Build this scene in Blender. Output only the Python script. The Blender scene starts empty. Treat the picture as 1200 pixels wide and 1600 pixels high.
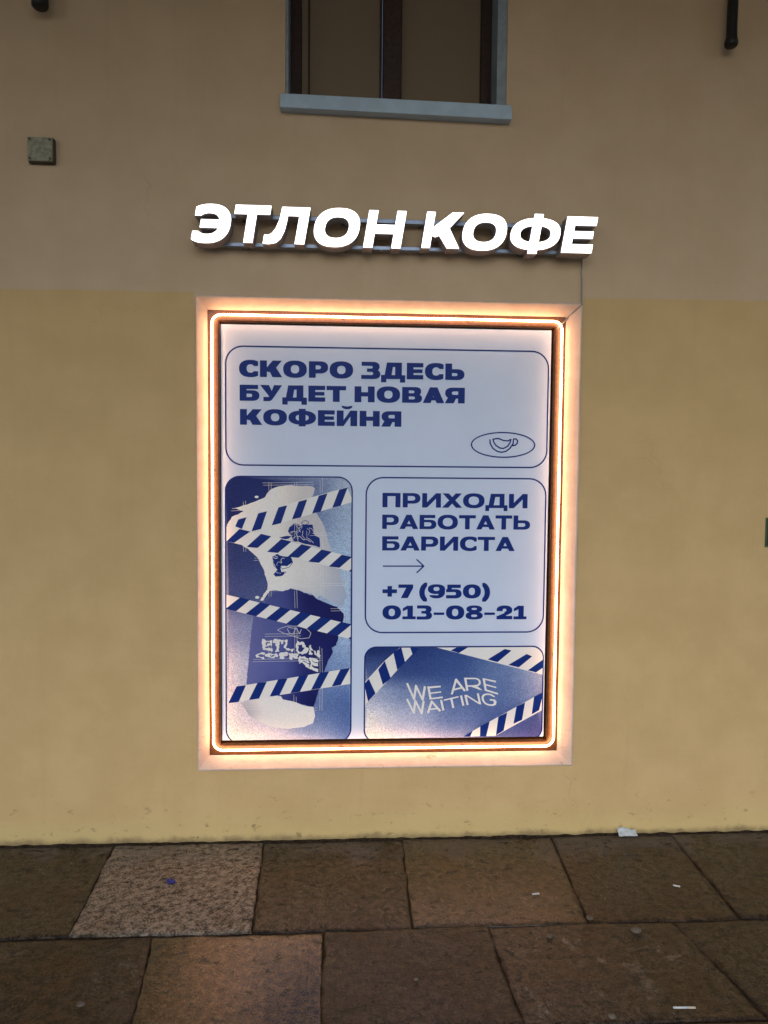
import bpy, math, random
from mathutils import Vector, Matrix, noise
from mathutils.geometry import delaunay_2d_cdt
R = math.radians
sc = bpy.context.scene
col = sc.collection
random.seed(7)

# ------------------------------------------------------------------ camera
F, CX, CY = 1150.0, 600.0, 800.0                 # focal length and centre in photo pixels
CAM = Vector((0.0, -2.9294, 1.5))
pit, yaw, rol = R(3.115), R(3.2606), R(0.4798)
fwd = Vector((math.sin(yaw)*math.cos(pit), math.cos(yaw)*math.cos(pit), -math.sin(pit)))
rt = Vector((math.cos(yaw), -math.sin(yaw), 0)); up = rt.cross(fwd)
rt, up = rt*math.cos(rol)+up*math.sin(rol), up*math.cos(rol)-rt*math.sin(rol)
cd = bpy.data.cameras.new('camera'); cam = bpy.data.objects.new('camera', cd); col.objects.link(cam)
cd.sensor_fit = 'VERTICAL'; cd.sensor_height = 36; cd.lens = F/1600*36
cd.clip_start = 0.05; cd.clip_end = 2000
M = Matrix((rt, up, -fwd)).transposed().to_4x4(); M.translation = CAM
cam.matrix_world = M
sc.camera = cam

# ------------------------------------------------------------------ sky, sun, exposure
SUN_EL, SUN_ROT = R(38), R(200)
w = bpy.data.worlds.new('World'); sc.world = w; w.use_nodes = True
nt = w.node_tree; sky = nt.nodes.new('ShaderNodeTexSky'); sky.sky_type = 'NISHITA'
sky.sun_disc = False; sky.sun_elevation = SUN_EL; sky.sun_rotation = SUN_ROT
sky.air_density = 1.0; sky.dust_density = 1.0
nt.links.new(sky.outputs[0], nt.nodes['Background'].inputs[0])
nt.nodes['Background'].inputs[1].default_value = 0.15
sl = bpy.data.lights.new('sun', 'SUN'); sl.energy = 0.7; sl.angle = R(60); sl.color = (1, .95, .88)
so = bpy.data.objects.new('sun', sl); col.objects.link(so)
# the sun stands behind the camera, a little to the left
sd = Vector((-math.sin(R(12))*math.cos(SUN_EL), -math.cos(R(12))*math.cos(SUN_EL), math.sin(SUN_EL)))
so.rotation_euler = sd.to_track_quat('Z', 'Y').to_euler()
sky.sun_rotation = math.atan2(sd.x, sd.y)
sc.view_settings.view_transform = 'Standard'; sc.view_settings.look = 'None'
sc.view_settings.exposure = 0.95; sc.view_settings.gamma = 1
sc.render.engine = 'CYCLES'
sc.cycles.use_denoising = True
sc.cycles.max_bounces = 8
sc.cycles.sample_clamp_indirect = 6

# ------------------------------------------------------------------ helpers
def ray(px, py):
    return fwd + rt*((px-CX)/F) - up*((py-CY)/F)
def un(px, py, y=0.0):
    d = ray(px, py); t = (y-CAM.y)/d.y; p = CAM+d*t
    return p.x, p.z
def gr(px, py, z=0.0):
    d = ray(px, py); t = (z-CAM.z)/d.z; p = CAM+d*t
    return p.x, p.y

class MB:
    def __init__(s): s.v = []; s.f = []; s.e = []
    def add(s, vs, fs):
        n = len(s.v); s.v += [tuple(v) for v in vs]; s.f += [tuple(i+n for i in f) for f in fs]; return s
    def box(s, x0, x1, y0, y1, z0, z1):
        return s.add([(x0,y0,z0),(x1,y0,z0),(x1,y1,z0),(x0,y1,z0),(x0,y0,z1),(x1,y0,z1),(x1,y1,z1),(x0,y1,z1)],
                     [(0,3,2,1),(4,5,6,7),(0,1,5,4),(1,2,6,5),(2,3,7,6),(3,0,4,7)])
    def hexa(s, q, y0, y1):                     # quad of (x,z) between two depths; y0 is the front
        a = [(x,y0,z) for x,z in q]; b = [(x,y1,z) for x,z in q]
        return s.add(a+b, [(0,1,2,3),(7,6,5,4),(0,4,5,1),(1,5,6,2),(2,6,7,3),(3,7,4,0)])
    def tube(s, pts, r, n=10, closed=False, caps=True, radii=None):
        pts = [Vector(p) for p in pts]; m = len(pts); rings = []
        ref = None
        for i, p in enumerate(pts):
            a = pts[(i-1) % m] if (closed or i > 0) else p
            b = pts[(i+1) % m] if (closed or i < m-1) else p
            t = (b-a).normalized()
            if ref is None:
                ref = Vector((0,1,0)) if abs(t.y) < .9 else Vector((1,0,0))
            u = (ref - t*ref.dot(t)).normalized(); v = t.cross(u); ref = u
            rr = radii[i] if radii else r
            rings.append([p + (u*math.cos(2*math.pi*k/n)+v*math.sin(2*math.pi*k/n))*rr for k in range(n)])
        fs = []
        for i in range(m if closed else m-1):
            j = (i+1) % m
            for k in range(n):
                l = (k+1) % n
                fs.append((i*n+k, i*n+l, j*n+l, j*n+k))
        if caps and not closed:
            fs.append(tuple(range(n-1, -1, -1))); fs.append(tuple((m-1)*n+k for k in range(n)))
        return s.add([v for rg in rings for v in rg], fs)

def obj(name, mb, m, parent=None, bevel=0, smooth=False, seg=2):
    me = bpy.data.meshes.new(name); me.from_pydata(mb.v, [], mb.f); me.update()
    o = bpy.data.objects.new(name, me); col.objects.link(o)
    if m: me.materials.append(m)
    if parent: o.parent = parent
    if smooth:
        for p in me.polygons: p.use_smooth = True
    if bevel:
        b = o.modifiers.new('bevel', 'BEVEL'); b.width = bevel; b.segments = seg; b.limit_method = 'ANGLE'
    return o
def tag(o, label=None, cat=None, group=None, kind=None):
    for k, v in (('label', label), ('category', cat), ('group', group), ('kind', kind)):
        if v: o[k] = v
    return o
def empty(name, loc, label, cat, group=None):
    o = bpy.data.objects.new(name, None); col.objects.link(o); o.location = loc; o.empty_display_size = .1
    bpy.context.view_layer.update()
    return tag(o, label, cat, group)
def hang(child, parent):                       # parent without moving (meshes are written in world space)
    child.parent = parent
    child.matrix_parent_inverse = Matrix.Translation(-Vector(WORLD[parent.name])) if parent.name in WORLD else Matrix()
    return child
WORLD = {}
def thing(name, loc, label, cat, group=None):
    o = empty(name, loc, label, cat, group); WORLD[o.name] = tuple(loc); return o
def part(name, mb, m, parent, **k):
    o = obj(name, mb, m, None, **k)
    return hang(o, parent)

# ---- 2D constructive shapes: ordered list of ('+'|'-', polygon); optional clip polygon
def inside(p, poly):
    x, y = p; c = False; n = len(poly); j = n-1
    for i in range(n):
        xi, yi = poly[i]; xj, yj = poly[j]
        if (yi > y) != (yj > y) and x < (xj-xi)*(y-yi)/(yj-yi)+xi: c = not c
        j = i
    return c
def shape(ops, clip=None, extra=()):
    V = []; E = []
    polys = [p for _, p in ops] + ([clip] if clip else [])
    for p in polys:
        n = len(V); V += [Vector(q) for q in p]
        E += [(n+i, n+(i+1) % len(p)) for i in range(len(p))]
    V += [Vector(q) for q in extra]
    r = delaunay_2d_cdt(V, E, [], 0, 1e-6)
    bb = [(min(x for x, y in p), max(x for x, y in p), min(y for x, y in p), max(y for x, y in p)) for p in polys]
    vs = [(v.x, v.y) for v in r[0]]; tris = []
    for t in r[2]:
        c = (sum(vs[i][0] for i in t)/len(t), sum(vs[i][1] for i in t)/len(t))
        ar = sum(vs[t[i]][0]*vs[t[(i+1) % len(t)]][1]-vs[t[(i+1) % len(t)]][0]*vs[t[i]][1] for i in range(len(t)))
        if abs(ar) < 1e-10: continue
        def isin(k):
            b = bb[k]
            return b[0] <= c[0] <= b[1] and b[2] <= c[1] <= b[3] and inside(c, polys[k])
        on = False
        for k, (sg, p) in enumerate(ops):
            if (sg == '+') != on and isin(k): on = sg == '+'
        if on and clip and not isin(len(ops)): on = False
        if on: tris.append(tuple(t) if ar > 0 else tuple(reversed(t)))
    used = sorted({i for t in tris for i in t}); mp = {i: k for k, i in enumerate(used)}
    return [vs[i] for i in used], [tuple(mp[i] for i in t) for t in tris]
def flat(mb, sh, y):                            # lay a 2D shape (x,z) on the plane y, facing -y
    vs, ts = sh
    return mb.add([(x, y, z) for x, z in vs], ts)
def boundary(ts):
    E = {}
    for t in ts:
        for i in range(len(t)):
            a, b = t[i], t[(i+1) % len(t)]
            if (b, a) in E: del E[(b, a)]
            else: E[(a, b)] = 1
    return list(E)
def extrude(mb, sh, y0, y1, front=True, back=True):   # y0 front (towards the viewer)
    vs, ts = sh; n = len(vs)
    V = [(x, y0, z) for x, z in vs]+[(x, y1, z) for x, z in vs]
    Fs = (list(ts) if front else []) + ([tuple(i+n for i in reversed(t)) for t in ts] if back else [])
    Fs += [(b, a, a+n, b+n) for a, b in boundary(ts)]
    return mb.add(V, Fs)

def rc(x0, y0, x1, y1): return [(x0,y0),(x1,y0),(x1,y1),(x0,y1)]
def se(cx, cy, rx, ry, n=2.35, N=44):
    out = []
    for k in range(N):
        a = 2*math.pi*k/N; c, s = math.cos(a), math.sin(a)
        out.append((cx+rx*math.copysign(abs(c)**(2/n), c), cy+ry*math.copysign(abs(s)**(2/n), s)))
    return out
def bowl(x0, y0, x1, y1, k=.68, n=2.3, N=14):
    ry = (y1-y0)/2; rx = min(x1-x0-1e-4, 2*ry*k); cx = x1-rx; cy = (y0+y1)/2
    p = [(x0, y0)]
    for i in range(N*2+1):
        a = -math.pi/2+math.pi*i/(2*N); c, s = max(math.cos(a), 0), math.sin(a)
        p.append((cx+rx*c**(2/n), cy+ry*math.copysign(abs(s)**(2/n), s)))
    p.append((x0, y1)); return p
def rrect(x0, z0, x1, z1, r, N=8):
    p = []
    for cx, cz, a0 in ((x1-r, z0+r, -90), (x1-r, z1-r, 0), (x0+r, z1-r, 90), (x0+r, z0+r, 180)):
        for i in range(N+1):
            a = R(a0+90*i/N); p.append((cx+r*math.cos(a), cz+r*math.sin(a)))
    return p
def thick(pts, wd, closed=False, round_=False):  # a stroked polyline as '+' pieces
    ops = []; m = len(pts); h = wd/2
    for i in range(m if closed else m-1):
        (x0,y0),(x1,y1) = pts[i], pts[(i+1) % m]
        L = math.hypot(x1-x0, y1-y0) or 1e-9; nx, ny = -(y1-y0)/L*h, (x1-x0)/L*h
        ops.append(('+', [(x0+nx,y0+ny),(x0-nx,y0-ny),(x1-nx,y1-ny),(x1+nx,y1+ny)]))
    rng = range(m) if (closed or round_) else range(1, m-1)
    for i in rng:
        x, y = pts[i]
        ops.append(('+', [(x+h*math.cos(k*math.pi/4+.2), y+h*math.sin(k*math.pi/4+.2)) for k in range(8)]))
    return ops

# ---- lettering drawn by hand: cap height 1, sv / sh = weight of upright and level strokes
def mirror(ops, wd): return [(s, [(wd-x, y) for x, y in reversed(p)]) for s, p in ops]
def glyph(ch, sv, sh):
    A = lambda p: ('+', p)
    S = lambda p: ('-', p)
    st, ro, di = .075, .05, .01
    def ring(wd, cy=.5, ry=.52): return [A(se(wd/2, cy, wd/2, ry)), S(se(wd/2, cy, wd/2-sv*1.12, ry-sh))]
    if ch in 'ОO': return ring(1.45), 1.45, ro, ro
    if ch == '0': return ring(1.28), 1.28, ro, ro
    if ch in 'СC':
        wd = 1.16
        return [A(se(.7,.5,.7,.52)), S(se(.7,.5,.7-sv*1.1,.52-sh)), S(rc(.8,.345,3,.655)), S(rc(wd,-1,3,3))], wd, ro, .04
    if ch == 'Э':
        wd = 1.12; o = [A(se(.68,.5,.68,.52)), S(se(.68,.5,.68-sv*1.1,.52-sh)), S(rc(.8,.30,3,.70)), S(rc(wd,-1,3,3))]
        o = mirror(o, wd); o.append(A(rc(.20,.5-sh*.46,wd-sv*.6,.5+sh*.46))); return o, wd, .04, ro
    if ch in 'ЕE': return [A(rc(0,0,1.03,1)), S(rc(sv,sh,2,.5-sh*.42)), S(rc(sv,.5+sh*.42,2,1-sh)), S(rc(.98,sh+.01,2,1-sh-.01))], 1.03, st, .05
    if ch == 'F': return [A(rc(0,0,1.0,1)), S(rc(sv,-.1,2,.42)), S(rc(sv,.42+sh,2,1-sh))], 1.0, st, .04
    if ch == 'L': return [A(rc(0,0,.98,1)), S(rc(sv,sh,2,2))], .98, st, .03
    if ch == 'N': return [A(rc(0,0,sv,1)), A(rc(1.2-sv,0,1.2,1)), A([(0,1),(sv*1.1,1),(1.2,0),(1.2-sv*1.1,0)])], 1.2, st, st
    if ch in 'ТT': return [A(rc(0,1-sh,1.2,1)), A(rc(.6-sv/2,0,.6+sv/2,1))], 1.2, .03, .03
    if ch == 'Н': return [A(rc(0,0,1.24,1)), S(rc(sv,-1,1.24-sv,.5-sh/2)), S(rc(sv,.5+sh/2,1.24-sv,2))], 1.24, st, st
    if ch == 'П': return [A(rc(0,0,1.2,1)), S(rc(sv,-1,1.2-sv,1-sh))], 1.2, st, st
    if ch == 'К':
        wd = 1.36
        return [A(rc(0,0,sv,1)), A([(sv*.8,.36),(sv*.8,.60),(sv+.02,.60),(wd-.03-sv*1.32,1),(wd-.03,1),(sv+.42,.40),(sv+.12,.30)]),
                A([(sv+.04,.56),(wd-sv*1.42,0),(wd,0),(sv+.50,.66)])], wd, st, .0
    if ch == 'Р': wd = 1.18; return [A(bowl(0,.27,wd,1)), S(bowl(sv,.27+sh*.92,wd-sv*1.05,1-sh*.92)), A(rc(0,0,sv,1))], wd, st, .04
    if ch in 'ЯR':
        wd = 1.25
        o = [A(bowl(0,.30,wd-.02,1)), S(bowl(sv,.30+sh*.9,wd-sv*1.05,1-sh*.9)), A(rc(0,0,sv,1)), A([(sv+.10,.36),(wd-sv*1.32,0),(wd,0),(sv+.60,.42)])]
        return (mirror(o, wd) if ch == 'Я' else o), wd, .02, st
    if ch == 'Б': wd = 1.2; return [A(bowl(0,0,wd,.66)), S(bowl(sv,sh*.86,wd-sv*1.05,.66-sh*.8)), A(rc(0,0,sv,1)), A(rc(0,1-sh,wd*.93,1))], wd, st, .04
    if ch == 'Ь': wd = 1.2; return [A(bowl(0,0,wd,.66)), S(bowl(sv,sh*.9,wd-sv*1.05,.66-sh*.9)), A(rc(0,0,sv,1))], wd, st, .05
    if ch == 'В':
        wd = 1.24
        return [A(bowl(0,.45,wd*.955,1)), A(bowl(0,0,wd,.56)), S(bowl(sv,.505+sh*.38,wd*.955-sv,1-sh*.82)), S(bowl(sv,sh*.82,wd-sv*1.05,.505-sh*.38)), A(rc(0,0,sv,1))], wd, st, .04
    if ch == 'А':
        wd = 1.34; a = wd/2-.56*sv; ins = 1.14*sv
        ap = (wd/2-ins)/a; y0, y1 = .17, .17+sh*.82
        return [A([(0,0),(a,1),(wd-a,1),(wd,0)][::-1]), S([(ins,-.0001),(wd/2,ap),(wd-ins,-.0001)]),
                A([(y0*a+.02,y0),(wd-y0*a-.02,y0),(wd-y1*a-.02,y1),(y1*a+.02,y1)])], wd, di, di
    if ch == 'У':
        wd = 1.34
        return [A([(wd,1),(wd-1.18*sv,1),(wd*.44,.30),(wd*.36,sh*.95),(wd*.15,sh*.95),(wd*.15,-.01),(wd*.42,-.01),(wd*.50,.03),(wd*.56,.11)]),
                A([(0,1),(1.28*sv,1),(wd*.60,.44),(wd*.52,.18),(wd*.42,.28)])], wd, .0, .0
    if ch == 'Х':
        wd = 1.36
        return [A([(0,0),(1.25*sv,0),(wd-.03,1),(wd-.03-1.25*sv,1)]), A([(wd,0),(wd-1.25*sv,0),(.03,1),(.03+1.25*sv,1)])], wd, .0, .0
    if ch in 'ИЙ':
        wd = 1.26
        o = [A(rc(0,0,sv,1)), A(rc(wd-sv,0,wd,1)), A([(sv*.9,.0),(sv,.0),(wd-sv,.62),(wd-sv*.9,1),(wd-sv,1),(sv,.38)])]
        if ch == 'Й':
            o.append(A([(wd*a, b) for a, b in ((.22,1.31),(.27,1.17),(.38,1.10),(.5,1.085),(.62,1.10),(.73,1.17),(.78,1.31),(.63,1.29),(.56,1.265),(.44,1.265),(.37,1.29))]))
        return o, wd, st, st
    if ch == 'Д':
        wd = 1.5
        return [A([(wd*.14,sh*.6),(wd*.14+sv*1.02,sh*.6),(wd*.30+sv*.72,1-sh*.5),(wd*.24,1)]), A([(wd*.14,.05),(wd*.24,1),(wd*.24+.1,1),(wd*.14+.2,.05)]),
                A(rc(wd*.24,1-sh,wd*.86,1)), A(rc(wd*.86-sv,.02,wd*.86,1)), A(rc(0,0,wd,sh*.9)), A(rc(0,-.21,sv*.78,sh*.9)), A(rc(wd-sv*.78,-.21,wd,sh*.9))], wd, .01, .02
    if ch == 'Л':
        wd = 1.32
        return [A(rc(wd-sv,0,wd,1)), A(rc(.42,1-sh,wd,1)),
                A([(.42,1),(.42+sv*.75,1),(.42+sv*.75,.62),(.42+sv*.66,.34),(.42+sv*.4,.13),(.42,.02),(.2,-.02),(.0,-.01),(.0,sh*.98),(.13,sh*.95),(.24,sh*1.2),(.33,.42),(.40,.66)])], wd, .02, st
    if ch == 'Ф':
        wd = 1.68
        return [A(se(wd/2,.5,wd/2,.455)), S(se(wd/2,.5,wd/2-sv*1.05,.455-sh*.92)), A(rc(wd/2-sv*.5,-.06,wd/2+sv*.5,1.07))], wd, .04, .05
    if ch in 'З3':
        wd = 1.18 if ch == 'З' else 1.06
        return [A(bowl(.02,.44,wd*.965,1.02)), A(bowl(0,-.02,wd,.57)), S(bowl(-.2,.52+sh*.36,wd*.965-sv*1.02,1.02-sh*.92)), S(bowl(-.2,sh*.9-.02,wd-sv*1.05,.52-sh*.4)),
                S(rc(-.3,sh*.9,wd*.30,1-sh*.9))], wd, .03, .04
    if ch == '8':
        wd = 1.2
        return [A(se(wd/2,.755,wd*.46,.265)), A(se(wd/2,.27,wd/2,.29)), S(se(wd/2,.765,wd*.46-sv*.95,.265-sh*.75)), S(se(wd/2,.26,wd/2-sv*1.02,.29-sh*.78))], wd, .04, .04
    if ch == '9':
        wd = 1.22
        return [A(se(wd/2,.5,wd/2,.52)), S(se(wd/2,.5,wd/2-sv*1.08,.52-sh*.9)), S(rc(-1,.22,wd*.55,.6)), S(rc(-1,-1,wd*.1,.6)),
                A(se(wd/2,.66,wd/2,.36)), S(se(wd/2,.675,wd/2-sv*1.05,.36-sh*.85))], wd, .03, .05
    if ch == '5':
        wd = 1.1
        return [A(bowl(.0,-.02,wd,.66)), S(bowl(-.1,sh*.88,wd-sv*1.05,.66-sh*.85)), A(rc(.08,1-sh,wd*.94,1)), A(rc(.08,.44,.08+sv*.85,1)), A(rc(.08,.66-sh*.85,.5,.66))], wd, .03, .04
    if ch == '7': wd = 1.04; return [A(rc(0,1-sh,wd,1)), A([(wd-1.3*sv,1-sh),(wd,1-sh),(.20*wd+1.2*sv,0),(.17*wd,0)])], wd, .04, .02
    if ch == '2':
        wd = 1.1
        return [A(se(wd/2,.67,wd/2,.35)), S(se(wd/2,.67,wd/2-sv*1.1,.35-sh*.95)), S(rc(-1,-1,wd*.5,.60)), S(rc(wd*.4,-1,wd*2,.44)),
                A([(0,sh*.85),(wd*.52,.47),(wd*.72,.56),(wd*.985,.60),(wd*.93,.47),(wd*.52,sh*.85)]), A(rc(0,0,wd,sh))], wd, .05, .04
    if ch == '1':
        wd = .92
        return [A([(.02,.80),(.32,1),(.34+sv,1),(.34+sv,.02),(.34,.02),(.34,.74),(.02,.58)]), A(rc(.0,0,wd,sh*.85))], wd, .05, .04
    if ch == '+': return [A(rc(0,.36,1.02,.36+sh*1.1)), A(rc(.51-sv*.42,.10,.51+sv*.42,.88))], 1.02, .05, .06
    if ch in '()':
        wd = .56
        o = [A(se(wd*1.25,.42,wd*1.25,.80,2)), S(se(wd*1.25+sv*1.02,.42,wd*1.25,.70,2)), S(rc(wd,-2,9,3)), S(rc(-1,1.14,9,3)), S(rc(-1,-3,9,-.26))]
        return (mirror(o, wd) if ch == ')' else o), wd, .05, .02
    if ch == '-': return [A(rc(0,.32,.74,.32+sh*.72))], .74, .07, .07
    if ch == 'W': return thick([(.06,1),(.42,0),(.75,.95),(1.08,0),(1.44,1)], sv), 1.5, .02, .02
    if ch == 'A': return thick([(.04,0),(.55,1),(1.06,0)], sv)+thick([(.24,.30),(.86,.30)], sh), 1.1, .02, .02
    if ch == 'I': return [A(rc(0,0,sv,1))], sv, .09, .09
    if ch == 'G':
        return [A(se(.6,.5,.6,.52)), S(se(.6,.5,.6-sv,.52-sh)), S(rc(.7,.45,3,.75)), A(rc(.66,.42,1.12,.42+sh)), A(rc(1.12-sv,.12,1.12,.42))], 1.16, .05, .03
    return [], .42, 0, 0
GC = {}
def densify(p, st=.07):
    out = []
    for i, a in enumerate(p):
        b = p[(i+1) % len(p)]; n = max(1, int(math.hypot(b[0]-a[0], b[1]-a[1])/st))
        out += [(a[0]+(b[0]-a[0])*k/n, a[1]+(b[1]-a[1])*k/n) for k in range(n)]
    return out
def glyph_mesh(ch, sv, sh, dense=False):
    k = (ch, sv, sh, dense)
    if k not in GC:
        ops, wd, l, r = glyph(ch, sv, sh)
        if dense: ops = [(g_, densify(p)) for g_, p in ops]
        GC[k] = (shape(ops) if ops else ([], []), wd, l, r)
    return GC[k]
def line(text, sv, sh, track=.0, space=.42, dense=False):     # whole line: (verts, tris), width
    V = []; T = []; x = 0; first = True
    for ch in text:
        if ch == ' ': x += space; continue
        (vs, ts), wd, l, r = glyph_mesh(ch, sv, sh, dense)
        if not first: x += l+track
        first = False
        n = len(V); V += [(a+x, b) for a, b in vs]; T += [tuple(i+n for i in t) for t in ts]
        x += wd+r
        last = r
    return V, T, x-last

# ------------------------------------------------------------------ materials
def lin(c): c /= 255; return c/12.92 if c <= .04045 else ((c+.055)/1.055)**2.4
PAPER = (168, 177, 199)
def ink(r, g, b):                                 # a printed colour, relative to the white sheet
    return tuple(min(.85, .80*lin(c)/lin(p)*k) for c, p, k in zip((r, g, b), PAPER, (.78, .88, 1.0)))
class NT:
    def __init__(s, name):
        s.m = bpy.data.materials.new(name); s.m.use_nodes = True; s.t = s.m.node_tree; s.b = s.t.nodes['Principled BSDF']
        s.pos = s.n('ShaderNodeNewGeometry').outputs['Position']
    def n(s, ty, **k):
        nd = s.t.nodes.new(ty)
        for a, b in k.items(): setattr(nd, a, b)
        return nd
    def l(s, a, b): s.t.links.new(a, b)
    def inp(s, nd, i, v):
        if v is None: return
        if isinstance(v, bpy.types.NodeSocket): s.l(v, nd.inputs[i])
        else: nd.inputs[i].default_value = v
    def noise(s, scale, detail=3, rough=.55, vec=None, stretch=None, dist=0):
        nd = s.n('ShaderNodeTexNoise'); v = vec or s.pos
        if stretch:
            mp = s.n('ShaderNodeMapping'); s.l(v, mp.inputs['Vector']); mp.inputs['Scale'].default_value = stretch; v = mp.outputs[0]
        s.l(v, nd.inputs['Vector']); nd.inputs['Scale'].default_value = scale; nd.inputs['Detail'].default_value = detail
        nd.inputs['Roughness'].default_value = rough; nd.inputs['Distortion'].default_value = dist
        return nd.outputs['Fac']
    def rng(s, v, a, b, c=0., d=1.):
        nd = s.n('ShaderNodeMapRange', interpolation_type='SMOOTHSTEP'); s.inp(nd, 0, v)
        for i, q in enumerate((a, b, c, d)): s.inp(nd, i+1, q)
        return nd.outputs[0]
    def math(s, op, a, b=None):
        nd = s.n('ShaderNodeMath', operation=op); s.inp(nd, 0, a); s.inp(nd, 1, b); return nd.outputs[0]
    def mix(s, f, a, b, mode='MIX'):
        nd = s.n('ShaderNodeMix', data_type='RGBA', blend_type=mode)
        s.inp(nd, 0, f)
        for i, q in ((6, a), (7, b)):
            if isinstance(q, tuple): q = (*q, 1) if len(q) == 3 else q
            s.inp(nd, i, q)
        return nd.outputs[2]
    def xyz(s):
        nd = s.n('ShaderNodeSeparateXYZ'); s.l(s.pos, nd.inputs[0]); return nd.outputs
    def set(s, **k):
        for a, v in k.items():
            a = a.replace('_', ' ')
            if isinstance(v, tuple) and len(v) == 3: v = (*v, 1)
            s.inp(s.b, a, v)
        return s
    def bump(s, h, strength=.3, dist=.01, prev=None):
        nd = s.n('ShaderNodeBump'); nd.inputs['Strength'].default_value = strength; nd.inputs['Distance'].default_value = dist
        s.l(h, nd.inputs['Height'])
        if prev: s.l(prev, nd.inputs['Normal'])
        return nd.outputs[0]
def simple(name, base, rough=.5, metal=0., var=.12, vscale=30, bump=0., bscale=200, **k):
    t = NT(name); n = t.noise(vscale, 4)
    a = tuple(c*(1-var) for c in base); b = tuple(min(1, c*(1+var)) for c in base)
    t.set(Base_Color=t.mix(t.rng(n, .3, .7), a, b), Roughness=t.rng(n, .25, .75, max(.02, rough-.08), rough+.08), Metallic=metal, **k)
    if bump: t.l(t.bump(t.noise(bscale, 3), bump, .004), t.b.inputs['Normal'])
    return t.m

def wall_material():
    t = NT('painted_plaster'); x, y, z = t.xyz()
    big = t.noise(1.1, 3); mid = t.noise(5, 5, .6); fine = t.noise(40, 4, .6)
    wob = t.noise(3, 2)
    edge = t.math('ADD', t.math('ADD', z, t.math('MULTIPLY', x, -.006)), t.math('MULTIPLY', wob, .012))
    over = t.math('MULTIPLY', t.math('GREATER_THAN', x, -.578), t.math('LESS_THAN', x, .955))   # the taupe coat laps down to the display surround
    edge = t.math('ADD', edge, t.math('MULTIPLY', over, .05))
    up_ = t.rng(edge, 2.196, 2.203)
    lo = t.mix(t.rng(mid, .35, .68), (.595, .408, .190), (.645, .448, .216))
    hi = t.mix(t.rng(mid, .35, .68), (.58, .43, .285), (.625, .47, .32))
    c = t.mix(up_, lo, hi)
    c = t.mix(t.rng(big, .3, .72, 0, .22), c, t.mix(.5, c, (.46, .32, .17)))
    # vertical rain streaks, faint
    sk = t.noise(3.2, 4, .6, stretch=(6, 1, .35))
    c = t.mix(t.rng(sk, .55, .8, 0, .07), c, (.20, .14, .085))
    # pale salt bloom, splash dirt and painted contact shadow along the foot
    ft = t.math('ADD', z, t.math('MULTIPLY', mid, -.16))
    c = t.mix(t.rng(ft, .06, -.04, 0, .65), c, (.60, .46, .20))
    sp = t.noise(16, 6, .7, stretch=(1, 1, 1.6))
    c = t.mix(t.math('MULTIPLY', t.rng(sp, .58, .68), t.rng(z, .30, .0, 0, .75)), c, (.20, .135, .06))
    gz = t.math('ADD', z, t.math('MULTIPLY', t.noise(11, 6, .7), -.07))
    c = t.mix(t.rng(gz, .0, -.035, 0, .7), c, (.13, .09, .05))  # brown grime band that also paints in a soft contact shadow
    # scuffs and hairline cracks
    sc_ = t.noise(9, 6, .75, stretch=(.8, 1, 2.2), dist=1.5)
    c = t.mix(t.math('MULTIPLY', t.rng(sc_, .66, .74), t.rng(z, 1.5, .1, 0, .45)), c, (.22, .15, .08))
    vo = t.n('ShaderNodeTexVoronoi', feature='DISTANCE_TO_EDGE'); vo.inputs['Scale'].default_value = 1.4
    ad = t.n('ShaderNodeVectorMath', operation='ADD'); t.l(t.pos, ad.inputs[0])
    nz = t.n('ShaderNodeTexNoise'); nz.inputs['Scale'].default_value = 5; nz.inputs['Detail'].default_value = 5; t.l(t.pos, nz.inputs['Vector'])
    scv = t.n('ShaderNodeVectorMath', operation='SCALE'); t.l(nz.outputs['Color'], scv.inputs[0]); scv.inputs['Scale'].default_value = .35
    t.l(scv.outputs[0], ad.inputs[1]); t.l(ad.outputs[0], vo.inputs['Vector'])
    cr = t.math('MULTIPLY', t.rng(vo.outputs['Distance'], .0035, .0008), t.rng(t.noise(1.7, 2), .58, .66))
    c = t.mix(t.math('MULTIPLY', cr, .16), c, (.12, .085, .05))
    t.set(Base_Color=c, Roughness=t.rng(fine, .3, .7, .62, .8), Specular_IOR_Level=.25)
    b = t.bump(fine, .25, .002); b = t.bump(mid, .5, .014, b); b = t.bump(t.noise(2.2, 3, .5, stretch=(1, 1, 1.8)), .5, .03, b); b = t.bump(t.math('SUBTRACT', 1., cr), .1, .002, b)
    t.l(b, t.b.inputs['Normal']); return t.m

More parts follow.
